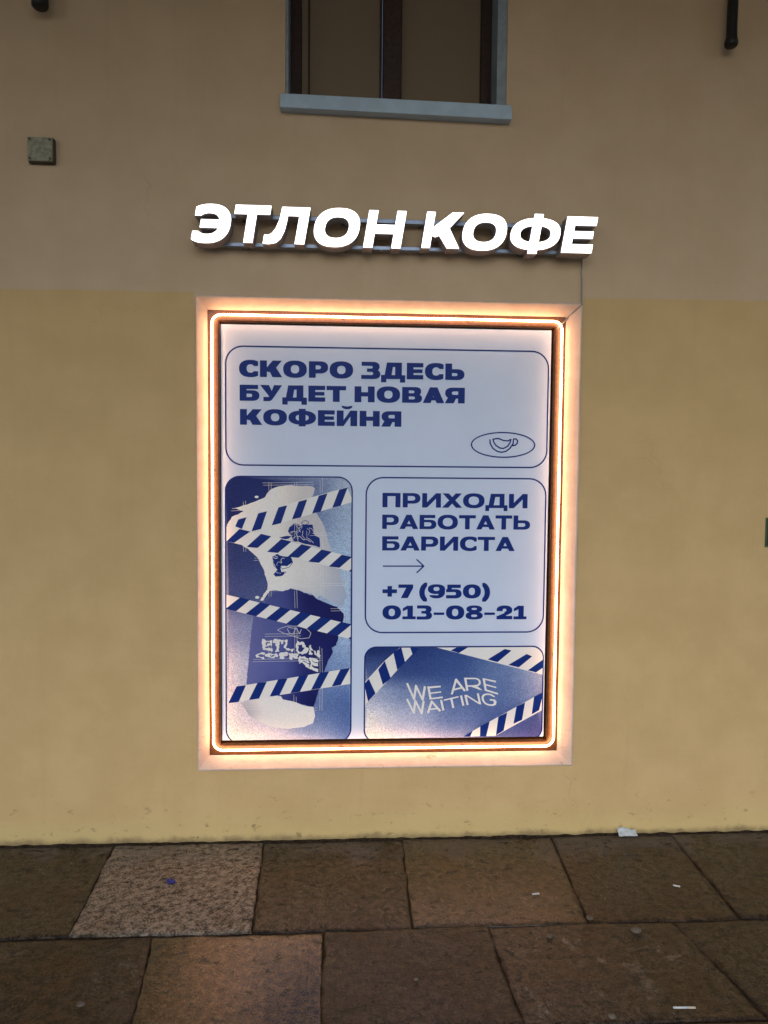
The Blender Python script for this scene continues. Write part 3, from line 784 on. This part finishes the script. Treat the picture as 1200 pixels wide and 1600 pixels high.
low_pts = [(230,742),(290,722),(400,700),(520,685),(550,690),(560,715),(640,730),(720,760),(800,775),(812,840),(795,900),(720,930),(600,943),(500,935),(420,910),(350,880),(300,840),(268,790)]
rb = rough(poly(Z8, low_pts), .002, .006, 2)
painted('torn_paper', [('+', rb)], L2, p2, [[(170,166,184),(206,200,208),(206,206,216),(196,202,216)],[(140,138,160),(190,188,200),(200,202,214),(200,206,220)],[(190,182,200),(196,194,208),(196,198,212),(190,196,214)]], m_soft, (min(p[0] for p in rb), min(p[1] for p in rb), max(p[0] for p in rb), max(p[1] for p in rb)), .02, clipS)
nav_pts7 = [(500,975),(560,967),(622,950),(690,962),(722,980),(790,1000),(830,1030),(900,1060),(980,1092),(1032,1140)]
nav_pts8 = [(1040,60),(1030,100),(975,292),(942,310),(952,345),(900,440),(880,505),(840,640),(800,772),(720,755),(640,728),(560,712),(545,690),(275,600),(282,520),(292,430),(300,330),(312,205),(330,60)]
nb = rough([Z7(*p) for p in nav_pts7]+[Z8(*p) for p in nav_pts8], .0024, .006, 3)
nrect = (min(p[0] for p in nb), min(p[1] for p in nb), max(p[0] for p in nb), max(p[1] for p in nb))
painted('navy_bag_print', [('+', nb)], L2-.0003, p2, [[(70,78,136),(52,60,124),(8,14,78),(6,12,74)],[(78,84,142),(66,74,136),(12,18,84),(8,14,80)],[(80,86,146),(70,78,142),(24,32,96),(12,18,84)],[(80,90,150),(40,48,116),(10,16,78),(10,18,84)]], m_soft, nrect, .02, clipS)
# scribbled cartoon mark, half hidden by tape: loose dark blots with pale lines
ops = []
for pts in ([(600,500),(612,468),(650,442),(700,458),(715,448),(792,450),(798,520),(848,556),(852,628),(790,608),(735,600),(690,585),(640,580),(628,535)],
            [(530,548),(590,536),(628,540),(600,560),(556,560)], [(480,690),(520,680),(560,695),(620,700),(640,738),(596,772),(548,768),(540,790),(550,820),(588,815),(556,850),(505,858),(488,835),(516,800),(492,760)]):
    ops.append(('+', rough(poly(Z7, pts), .0028, .005, 5)))
rd = random.Random(3)
for k in range(26):
    x0_, y0_ = (rd.uniform(610, 840), rd.uniform(450, 610)) if k < 18 else (rd.uniform(490, 620), rd.uniform(690, 840))
    a_ = rd.uniform(0, 6.28); pts = [(x0_, y0_)]
    for q_ in range(5):
        a_ += rd.uniform(-.9, .9); pts.append((pts[-1][0]+13*math.cos(a_), pts[-1][1]+13*math.sin(a_)))
    ops += [('-', p) for _, p in thick(poly(Z7, pts), rd.uniform(.0014, .0028))]
ops += thick(poly(Z7, [(706,435),(718,420),(740,417),(760,428),(758,442),(735,450),(712,446)]), .0022, True)
ops += thick(poly(Z7, [(615,500),(622,465),(650,440),(690,448)]), .002)+thick(poly(Z7, [(640,740),(610,780),(560,795),(530,770)]), .0022)+thick(poly(Z7, [(480,700),(490,770),(525,800)]), .002)+thick(poly(Z7, [(520,800),(535,835)]), .002)
o_ = obj('ink_doodle', flat(MB(), shape(ops, clipS), L3), m_navy); o_.parent = p2
# melted lettering on the dark bag
def interp(tab, x):
    for (a, b), (c_, d) in zip(tab, tab[1:]):
        if x <= c_: return b+(d-b)*(x-a)/(c_-a)
    return tab[-1][1]
def warp(name, s_, parent, m, Z, x0, x1, top, bot, sv, shh, y, space=.5, wob=0., seed=0, shear=None):
    V, T, W = line(s_, sv, shh, .02, space, wob > 0); out = []
    for a, b in V:
        zx = x0+(x1-x0)*a/W
        if shear: zx += shear*(b-.5)
        t, bt = interp(top, zx), interp(bot, zx); zy = bt+(t-bt)*b
        ox_, oy_ = zx, zy
        for am_, fq in ((1, .022), (.55, .06)):
            zx += am_*wob*noise.noise(Vector((ox_*fq, oy_*fq, seed))); zy += am_*wob*noise.noise(Vector((ox_*fq, oy_*fq, seed+6)))
        X, Y_ = Z(zx, zy); out.append((X, y, Y_))
    o = obj(name, MB().add(out, T), m); o.parent = parent; return o
warp('melted_lettering', 'ETLON', p2, m_pale, Z8, 398, 850, [(380,250),(600,250),(740,275),(870,345)], [(380,335),(600,335),(740,355),(870,400)], .30, .24, L3, wob=24, seed=3)
warp('melted_lettering', 'COFFEE', p2, m_pale, Z8, 345, 835, [(330,350),(600,350),(720,375),(840,400)], [(330,388),(600,388),(720,445),(840,500)], .34, .28, L3, wob=18, seed=8)
ops = thick(poly(Z8, [(518,172),(540,158),(600,140),(680,142),(745,160),(780,195),(765,232),(700,240),(650,222),(570,198)]), .0016, True)
ops += thick(poly(Z8, [(595,160),(610,195),(640,205),(660,160),(600,150)]), .0018)+thick(poly(Z8, [(660,150),(690,200),(705,165)]), .0018)
o_ = obj('cup_emblem', flat(MB(), shape(ops), L3), m_pale); o_.parent = p2
# fold lines in the print
ops = []; ops2 = []
def cross(x0_, y0_, x1_, y1_, Z=Z7, gap=9):
    ver = abs(x1_-x0_) < abs(y1_-y0_)
    for k, o__ in ((-1, ops), (1, ops), (0, ops2)):
        dx_, dy_ = (k*gap, 0) if ver else (0, k*gap)
        jit = random.uniform(-14, 14)
        o__.extend(thick([Z(x0_+dx_+(0 if ver else jit), y0_+dy_+(jit if ver else 0)), Z(x1_+dx_, y1_+dy_)], .0011))
for args in ((400,132,800,126), (160,332,290,326), (500,520,640,522), (780,525,940,521), (330,720,400,716), (640,728,720,724), (500,922,780,920), (860,918,1060,914), (940,1114,1040,1110),
             (460,125,460,225), (660,110,662,240), (860,90,860,200), (260,255,262,350), (460,650,460,1010), (660,420,662,560), (665,690,665,760), (660,960,664,1100), (860,515,862,650), (865,770,866,1040), (1050,800,1060,930), (262,600,262,660)):
    cross(*args)
for args in ((410,212,700,208), (320,410,860,400), (640,792,830,788), (280,780,420,776), (255,480,262,600), (460,250,460,400), (662,150,662,400), (856,310,860,520), (860,620,856,800), (655,690,656,760), (1045,20,1050,120), (265,640,262,860), (455,860,456,980)):
    cross(*args, Z=Z8)
o_ = obj('fold_lines', flat(MB(), shape(ops, clipS), L3-.0003), m_pale); o_.parent = p2
# barrier tapes
def tape(name, parent, Z, up0, up1, lo0, lo1, n, f0, dark=.5, lean=0., clip=None, y=L4, first_dark=True, start=-2):
    """band between an upper and a lower edge; n stripe periods along it"""
    U = lambda f: lerp(up0, up1, f)
    D = lambda f: lerp(lo0, lo1, f)
    band = [Z(*p) for p in (lo0, lo1, up1, up0)]
    o = obj(name, flat(MB(), shape([('+', band)], clip), y), m_pale); o.parent = parent
    st = []
    for k in range(start, n+3):
        a = f0+k/n; b = a+dark/n
        st.append(('+', [Z(*D(a)), Z(*D(b)), Z(*U(b+lean)), Z(*U(a+lean))]))
    band2 = band
    sh_ = shape(st+[('-', outer) for outer in ()], band2)
    # clip a second time against the panel
    if clip:
        V, T = sh_; b_ = boundary(T)
        sh_ = shape(st, inter(band2, clip))
    s_ = obj('stripe', flat(MB(), sh_, y-.0005), m_navy); s_.parent = parent
    return o
def inter(subject, clipp):                        # Sutherland-Hodgman, both convex and counter-clockwise
    def area(p): return sum(p[i][0]*p[(i+1) % len(p)][1]-p[(i+1) % len(p)][0]*p[i][1] for i in range(len(p)))
    if area(clipp) < 0: clipp = clipp[::-1]
    out = subject[:]
    for i in range(len(clipp)):
        a, b = clipp[i], clipp[(i+1) % len(clipp)]
        if math.hypot(b[0]-a[0], b[1]-a[1]) < 1e-7: continue
        sd_ = lambda p: (b[0]-a[0])*(p[1]-a[1])-(b[1]-a[1])*(p[0]-a[0])
        new = []
        for j in range(len(out)):
            p, q_ = out[j], out[(j+1) % len(out)]; sp_, sq = sd_(p), sd_(q_)
            if sp_ >= 0: new.append(p)
            if (sp_ >= 0) != (sq >= 0):
                f = sp_/(sp_-sq); new.append((p[0]+(q_[0]-p[0])*f, p[1]+(q_[1]-p[1])*f))
        out = new
        if not out: return [(0,0),(1e-5,0),(0,1e-5)]
    return out
def tape2(parent, Z, band_px, stripes_px, clip, y=L4):
    band = inter_any(poly(Z, band_px), clip)
    o = obj('barrier_tape', flat(MB(), shape([('+', band)]), y), m_pale); o.parent = parent
    st = [('+', inter_any(poly(Z, s_), clip)) for s_ in stripes_px]
    mb = flat(MB(), shape(st), y-.0005)
    # one mesh, two materials: the stripes are printed on the tape
    me = o.data; V = [tuple(v.co) for v in me.vertices]; Fs = [tuple(p.vertices) for p in me.polygons]; n = len(V); nf = len(Fs)
    me2 = bpy.data.meshes.new('barrier_tape'); me2.from_pydata(V+mb.v, [], Fs+[tuple(i+n for i in f) for f in mb.f])
    me2.materials.append(m_pale); me2.materials.append(m_navy)
    for k, p in enumerate(me2.polygons): p.material_index = 0 if k < nf else 1
    o.data = me2; return o
def inter_any(p, clip):
    def area(p): return sum(p[i][0]*p[(i+1) % len(p)][1]-p[(i+1) % len(p)][0]*p[i][1] for i in range(len(p)))
    return inter(p if area(p) > 0 else p[::-1], clip)
def run(a, b, n):                                 # stripes stepping evenly from quad a to quad b
    return [[lerp(p, q_, k/(n-1)) for p, q_ in zip(a, b)] for k in range(n)]
tape2(p2, Z7, [(190,400),(1062,157),(1110,270),(310,505),(122,455),(130,440)],
      [[(212,408),(277,390),(240,482),(188,462)]]+run([(368,360),(436,344),(390,482),(316,500)], [(1000,176),(1066,158),(1012,300),(946,316)], 5), clip2)
tape2(p2, Z7, [(122,462),(1100,700),(1100,818),(122,578)],
      [[(122,578),(222,482),(305,502),(180,590)]]+run([(390,520),(470,540),(362,630),(278,622)], [(1020,683),(1100,700),(1002,785),(918,775)], 5)+[[(1075,812),(1100,790),(1100,818)]], clip2, L4-.0008)
tape2(p2, Z7, [(120,995),(1092,1228),(1092,1342),(120,1108)],
      run([(228,1015),(302,1036),(195,1125),(112,1106)], [(1015,1207),(1098,1226),(985,1318),(905,1297)], 6)+[[(1070,1336),(1098,1318),(1098,1345)]], clip2)
tape2(p2, Z8, [(198,612),(1086,468),(1086,592),(132,742)],
      run([(200,610),(272,602),(215,732),(134,742)], [(1010,478),(1084,468),(1012,600),(942,612)], 6), clip2)
o_ = obj('lens_fleck', flat(MB(), shape([('+', [Z7(355+16*math.cos(k*.63), 232+10*math.sin(k*.63)) for k in range(10)]), ('+', [Z7(360+17*math.cos(k*.63), 1016+12*math.sin(k*.63)) for k in range(10)])]), L3), m_pale); o_.parent = p2
o_.name = 'paper_fleck'
# "we are waiting" panel
Z10 = lambda x, y: pz(x, y, 555, 990, 3.2877)
tl, tr, br, bl = Z10(46,66), Z10(967,66), Z10(964,560), Z10(46,560)
r4 = (tl[0], Z10(500,552)[1], (tr[0]+br[0])/2, tl[1])
p4 = part('waiting_panel', flat(MB(), shape(outline(r4, .05, LW), SHEET), L1), m_navy, post)
r4i = (r4[0]+LW*.9, r4[1]+LW*.9, r4[2]-LW*.9, r4[3]-LW*.9); clip4 = inter(rrect(*r4i, .046), SHEET)
painted('waiting_background', [('+', rrect(*r4i, .046))], L1, p4, [
    [(18,34,92),(26,46,108),(40,62,122),(66,88,144),(150,158,190)],
    [(60,78,132),(40,60,120),(48,70,130),(84,104,156),(136,144,182)],
    [(150,156,190),(104,120,166),(70,90,146),(78,98,152),(120,128,172)],
    [(196,194,212),(150,156,192),(92,108,160),(66,84,142),(62,70,128)],
    [(214,204,216),(184,182,208),(130,136,178),(66,76,132),(56,58,118)]], m_picture, r4, .022, SHEET)
tape2(p4, Z10, [(46,252),(150,140),(235,66),(330,66),(250,150),(175,232),(46,372)],
      [[(46,258),(70,232),(104,306),(66,348)], [(118,184),(152,140),(182,228),(142,262)], [(196,98),(236,68),(256,146),(216,186)], [(280,66),(332,66),(296,110)]], clip4)
tape2(p4, Z10, [(400,66),(860,66),(967,66),(967,212)],
      [[(490,86),(528,66),(585,66),(532,99)], [(622,118),(700,66),(735,66),(660,126)][:0] or [(586,110),(640,72),(668,66),(618,118)][:0] or [(632,120),(712,66),(640,66),(562,105)][:0] or [(590,112),(664,66),(700,66),(622,120)][:0] or [(680,132),(768,78),(802,86),(730,146)], [(786,160),(880,104),(908,116),(840,172)], [(886,188),(967,130),(967,172),(928,198)]], clip4)
tape2(p4, Z10, [(555,528),(600,500),(967,298),(967,388),(720,524)],
      [[(555,528),(603,498),(590,528)], [(642,474),(690,450),(672,528),(640,528)], [(735,426),(780,404),(762,496),(722,522)], [(828,374),(872,352),(856,442),(812,462)], [(918,324),(967,298),(944,392),(906,414)]], clip4)
warp('waiting_lettering', 'WE ARE', p4, m_pale, Z10, 268, 728, [(255,252),(330,268),(395,274),(455,264),(500,240),(560,226),(640,226),(690,232),(735,246)], [(255,328),(330,340),(400,338),(455,330),(500,310),(560,295),(640,288),(690,298),(735,314)], .17, .13, L2, space=.55, shear=-12)
warp('waiting_lettering', 'WAITING', p4, m_pale, Z10, 268, 722, [(255,334),(330,344),(400,348),(455,338),(540,318),(620,306),(730,310)], [(255,400),(330,410),(400,406),(455,394),(540,372),(620,360),(730,374)], .17, .13, L2, shear=-12)

# ------------------------------------------------------------------ shop sign
sg = thing('shop_sign', (0, -.09, 2.4), 'lit white channel letter sign on two metal rails above the poster', 'sign')
YF, YB = -.122, -.052
LET = [('Э', 298,361,319,379), ('Т', 366,424.5,321,378.5), ('Л', 410,485.5,324,381), ('О', 490,563,325.5,385), ('Н', 567,636,329.5,386.5),
       ('К', 658,726,332,387), ('О', 722,793,334.5,390.6), ('Ф', 797,877,335,395.4), ('Е', 876.5,935,339,394.5)]
def inset_shape(sh_, d):                          # pull the outline in by d along the boundary normals
    vs, ts = sh_; bd = boundary(ts); nb_ = {}
    for a, b in bd:
        ex, ez = vs[b][0]-vs[a][0], vs[b][1]-vs[a][1]; L = math.hypot(ex, ez) or 1
        for i in (a, b): nb_.setdefault(i, []).append((-ez/L, ex/L))
    out = list(vs)
    for i, ns in nb_.items():
        nx, nz = sum(n[0] for n in ns), sum(n[1] for n in ns); L = math.hypot(nx, nz) or 1
        k = d/max(.35, (L/len(ns)))
        out[i] = (vs[i][0]+nx/L*k, vs[i][1]+nz/L*k)
    return out, ts
for ch, a, b, t, bt in LET:
    V, T = shape(glyph(ch, .315, .245)[0])
    V = [(x+.20*y, y) for x, y in V]
    gx0, gx1 = min(v[0] for v in V), max(v[0] for v in V); gy0, gy1 = min(v[1] for v in V), max(v[1] for v in V)
    q0 = un(a, bt, YF); q1 = un(b, t, YF)
    V = [(q0[0]+(x-gx0)/(gx1-gx0)*(q1[0]-q0[0]), q0[1]+(y-gy0)/(gy1-gy0)*(q1[1]-q0[1])) for x, y in V]
    lt = part('letter', extrude(MB(), (V, T), YF+.004, YB, front=True, back=True), m_return, sg)
    fc = obj('lit_face', extrude(MB(), inset_shape((V, T), .0010), YF, YF+.0038), m_face); fc.parent = lt
    # one rivet under the letter
    xs_ = [v for v in V if v[1] < min(p[1] for p in V)+.004]; xm = sum(v[0] for v in xs_)/len(xs_); zm = min(p[1] for p in V)
    rv = obj('rivet', MB().tube([(xm, -.085, zm-.002), (xm, -.085, zm+.004)], .0026, 8), m_cable); rv.parent = lt
for (a, b, hh) in (((305,337), (890,356.5), .0085), ((304,381.5), (890,396), .0075)):
    p, q_ = un(*a, -.04), un(*b, -.04)
    mb = MB(); v = [(p[0], p[1]-hh), (q_[0], q_[1]-hh), (q_[0], q_[1]+hh), (p[0], p[1]+hh)]
    rl = part('rail', mb.hexa(v, -.051, -.030), m_rail, sg, bevel=.0015)
    rx = []
    for f in (.13, .39, .60, .87):
        x = p[0]+(q_[0]-p[0])*f; z = p[1]+(q_[1]-p[1])*f
        b_ = obj('wall_bracket', MB().box(x-.012, x+.012, -.0295, -.001, z-hh*.8, z+hh*.8).tube([(x+.02,-.0545,z),(x+.02,-.0505,z)], .0035, 6), m_rail); b_.parent = rl

# supply cable: sign -> surround corner -> over the timber to the tube
c0 = un(911,398,-.02); c1 = un(909.5,470,-.008)
cab = [(c0[0], -.03, c0[1]+.01), (c0[0], -.008, c0[1]-.02)]
for k in range(1, 6):
    f = k/6; cab.append((c0[0]+(c1[0]-c0[0])*f+.0012*math.sin(k*2.2), -.006, c0[1]-.02+(c1[1]+.01-c0[1]+.02)*f))
cab += [(c1[0]-.001, -.008, OZ1+.004), (OX1-.004, -.013, OZ1-.006), (OX1-.014, -.008, OZ1-.016), (OX1-.044, .030, OZ1-.046), (OX1-.062, .026, OZ1-.066), (OX1-.088, .030, OZ1-.092), (OX1-.096, .05, OZ1-.100)]
tag(obj('power_cable', MB().tube(cab, .0032, 8), m_cable, smooth=True), 'thin grey cable from the sign down to the corner of the lit frame', 'cable')

# ------------------------------------------------------------------ wall fittings
a, b = un(42,213,-.030), un(82,252,-.030)
jb = thing('junction_box', ((a[0]+b[0])/2, -.02, b[1]), 'square grey junction box screwed to the wall left of the sign', 'junction box')
part('box_body', MB().box(a[0]-.002, b[0]+.004, -.022, -.001, b[1]-.004, a[1]+.002), m_boxedge, jb, bevel=.006)
part('box_lid', MB().box(a[0], b[0], -.030, -.0225, b[1], a[1]), m_box, jb, bevel=.005)
for sx in (a[0]+.009, b[0]-.009):
    for sz in (a[1]-.009, b[1]+.009):
        part('screw', MB().tube([(sx, -.0320, sz), (sx, -.0302, sz)], .0042, 10), m_boxedge, jb)
def bar(pts, radii, label):
    o = obj('hanging_rod', MB().tube(pts, 0, 14, radii=radii), m_iron, smooth=True)
    return tag(o, label, 'iron rod', 'black rods hanging at the top of the wall')
YR = -.06
def rod(pxt, pxb, yb, hw, hwb, label):
    t, m1, m2, b = un(pxt, 0, YR), un(pxb+.5, yb-14, YR), un(pxb, yb-6, YR), un(pxb, yb, YR)
    k = 2.87/F
    top = (t[0]+(t[0]-b[0])*3, YR, 3.9)
    if yb < 30: m1 = (t[0], t[1]+.05); top = (t[0], YR, 3.9)
    pts = [top, (m1[0], YR, m1[1]+.03), (m1[0], YR, m1[1]), (m2[0], YR, m2[1]), (b[0], YR, b[1]+.006), (b[0], YR, b[1])]
    return bar(pts, [hw*k, hw*k, hw*1.05*k, hwb*k, hwb*.97*k, hwb*.8*k], label)
rod(62.5, 62.5, 13, 11.5, 12, 'short black iron rod end hanging at top left above the junction box')
rod(1145.5, 1142.5, 73, 8, 10.2, 'black iron rod hanging at top right with a flared foot')
# small dark green plate whose edge enters at the right border
a, b = un(1197.6,809,-.006), un(1240,855,-.006)
pl = thing('wall_plate', ((a[0]+b[0])/2, 0, b[1]), 'small dark green plate on the ochre wall cut by the right border', 'plate')
part('plate_rim', frame_loft([(.0,-.001),(0,-.006),(.004,-.006),(.004,-.004)], a[0], b[1], b[0], a[1]), simple('green_rim', (.04,.09,.02), .5), pl)
part('plate_panel', MB().box(a[0]+.005, b[0]-.005, -.0045, -.001, b[1]+.005, a[1]-.005), simple('dark_green_enamel', (.01,.022,.014), .35), pl)

# ------------------------------------------------------------------ litter and dirt
def scrap(name, px, py, w_, d_, m, label, cat, rot=0, h=.006, seed=0, lift=.004):
    x, y = gr(px, py); mb = MB(); n = 7
    for j in range(n):
        for i in range(n):
            u, v = i/(n-1)-.5, j/(n-1)-.5
            s_ = 1+.35*noise.noise(Vector((u*3, v*3, seed)))
            lx, ly = u*w_*s_, v*d_*s_
            mb.v.append((x+lx*math.cos(rot)-ly*math.sin(rot), y+lx*math.sin(rot)+ly*math.cos(rot), lift+h*(.5+noise.noise(Vector((u*4, v*4, seed+3))))))
    for j in range(n-1):
        for i in range(n-1): mb.f.append((j*n+i, j*n+i+1, (j+1)*n+i+1, (j+1)*n+i))
    o = obj(name, mb, m, smooth=True)
    md = o.modifiers.new('thick', 'SOLIDIFY'); md.thickness = .0008
    return tag(o, label, cat)
def butt(px, py, L, rot, label):
    x, y = gr(px, py); dx_, dy_ = math.cos(rot)*L/2, math.sin(rot)*L/2
    t = thing('cigarette_butt', (x, y, 0), label, 'cigarette butt', 'litter on the pavement')
    z = .007
    part('paper_tube', MB().tube([(x-dx_, y-dy_, z), (x+dx_*.3, y+dy_*.3, z)], .0029, 8), m_waste, t, smooth=True)
    part('filter_tip', MB().tube([(x+dx_*.31, y+dy_*.31, z), (x+dx_, y+dy_, z)], .0031, 8), m_butt, t, smooth=True)
butt(1069, 1578, .062, -.05, 'white cigarette butt lying on the lower right paving slab')
butt(1057, 1387, .024, -.4, 'stubby white cigarette butt on the slab near the wall at right')
butt(837, 1399.5, .026, .1, 'pale cigarette butt on the brown slab below the frame corner')
mb = MB(); n = 9
(xa, za), (xb, zb) = un(965, 1300, -.012), un(994, 1294.5, -.012)
for j in range(n):
    for i in range(n):
        u, v = i/(n-1), j/(n-1); cut = .55+.45*math.sin(math.pi*min(1, u*1.25+.1))+.2*noise.noise(Vector((u*5, 0, 2)))
        zz = .007+(zb-.004)*v*cut
        mb.v.append((xa+(xb-xa)*u+.004*noise.noise(Vector((u*4, v*4, 1))), -.030+.026*v+.006*noise.noise(Vector((u*6, v*4, 7))), zz))
for j in range(n-1):
    for i in range(n-1): mb.f.append((j*n+i, j*n+i+1, (j+1)*n+i+1, (j+1)*n+i))
o_ = obj('paper_scrap', mb, m_waste); md = o_.modifiers.new('thick', 'SOLIDIFY'); md.thickness = .0008
tag(o_, 'white crumpled paper scrap leaning against the foot of the wall', 'paper scrap')
scrap('plastic_scrap', 267, 1380, .024, .03, m_blue, 'tiny bright blue scrap on the pale dry slab', 'plastic scrap', .6, .01, 5)
def pebble(px, py, r, label, m=m_pebble):
    x, y = gr(px, py); mb = MB(); N1, N2 = 6, 9
    for j in range(N1+1):
        for i in range(N2):
            a_, b_ = math.pi*j/N1, 2*math.pi*i/N2; d = Vector((math.sin(a_)*math.cos(b_), math.sin(a_)*math.sin(b_), math.cos(a_)))
            k = r*(1+.35*noise.noise(d*1.7+Vector((px, py, 0))))
            mb.v.append((x+d.x*k*1.3, y+d.y*k, r*.75+d.z*k*.6))
    for j in range(N1):
        for i in range(N2): mb.f.append((j*N2+i, (j+1)*N2+i, (j+1)*N2+(i+1) % N2, j*N2+(i+1) % N2))
    return tag(obj('pebble', mb, m, smooth=True), label, 'pebble', 'litter on the pavement')
pebble(994, 1458, .014, 'largest pale pebble, lying on the joint at right')
pebble(921, 1437, .010, 'small pale pebble in the slab joint below the frame corner')
pebble(859, 1465, .008, 'tiny pale pebble on the mottled slab at lower right')
pebble(126, 1573, .010, 'pale pebble on the dark slab at lower left')
pebble(650, 1532, .007, 'little pale pebble on the dark slab at bottom centre')
pebble(956, 1592, .010, 'pale pebble at the bottom edge left of the long butt')
# dirt packed along the foot of the wall
mb = MB(); x = -3.0; prev = None
while x < 3.2:
    hgt = .004+.008*max(0, noise.noise(Vector((x*5, 0, 3))))+.005*noise.noise(Vector((x*22, 0, 1))); dep = .012+.012*noise.noise(Vector((x*9, 5, 0)))+.005*noise.noise(Vector((x*40, 2, 0)))
    n = len(mb.v); mb.v += [(x, -.0005, hgt), (x, -dep*.5, hgt*.7), (x, -dep, -.006)]
    if prev is not None: mb.f += [(prev+1, n+1, n, prev), (prev+2, n+2, n+1, prev+1)]
    prev = n; x += .007
tag(obj('wall_foot_dirt', mb, m_dirt, smooth=True), 'dark dirt packed along the foot of the wall', 'dirt', kind='stuff')
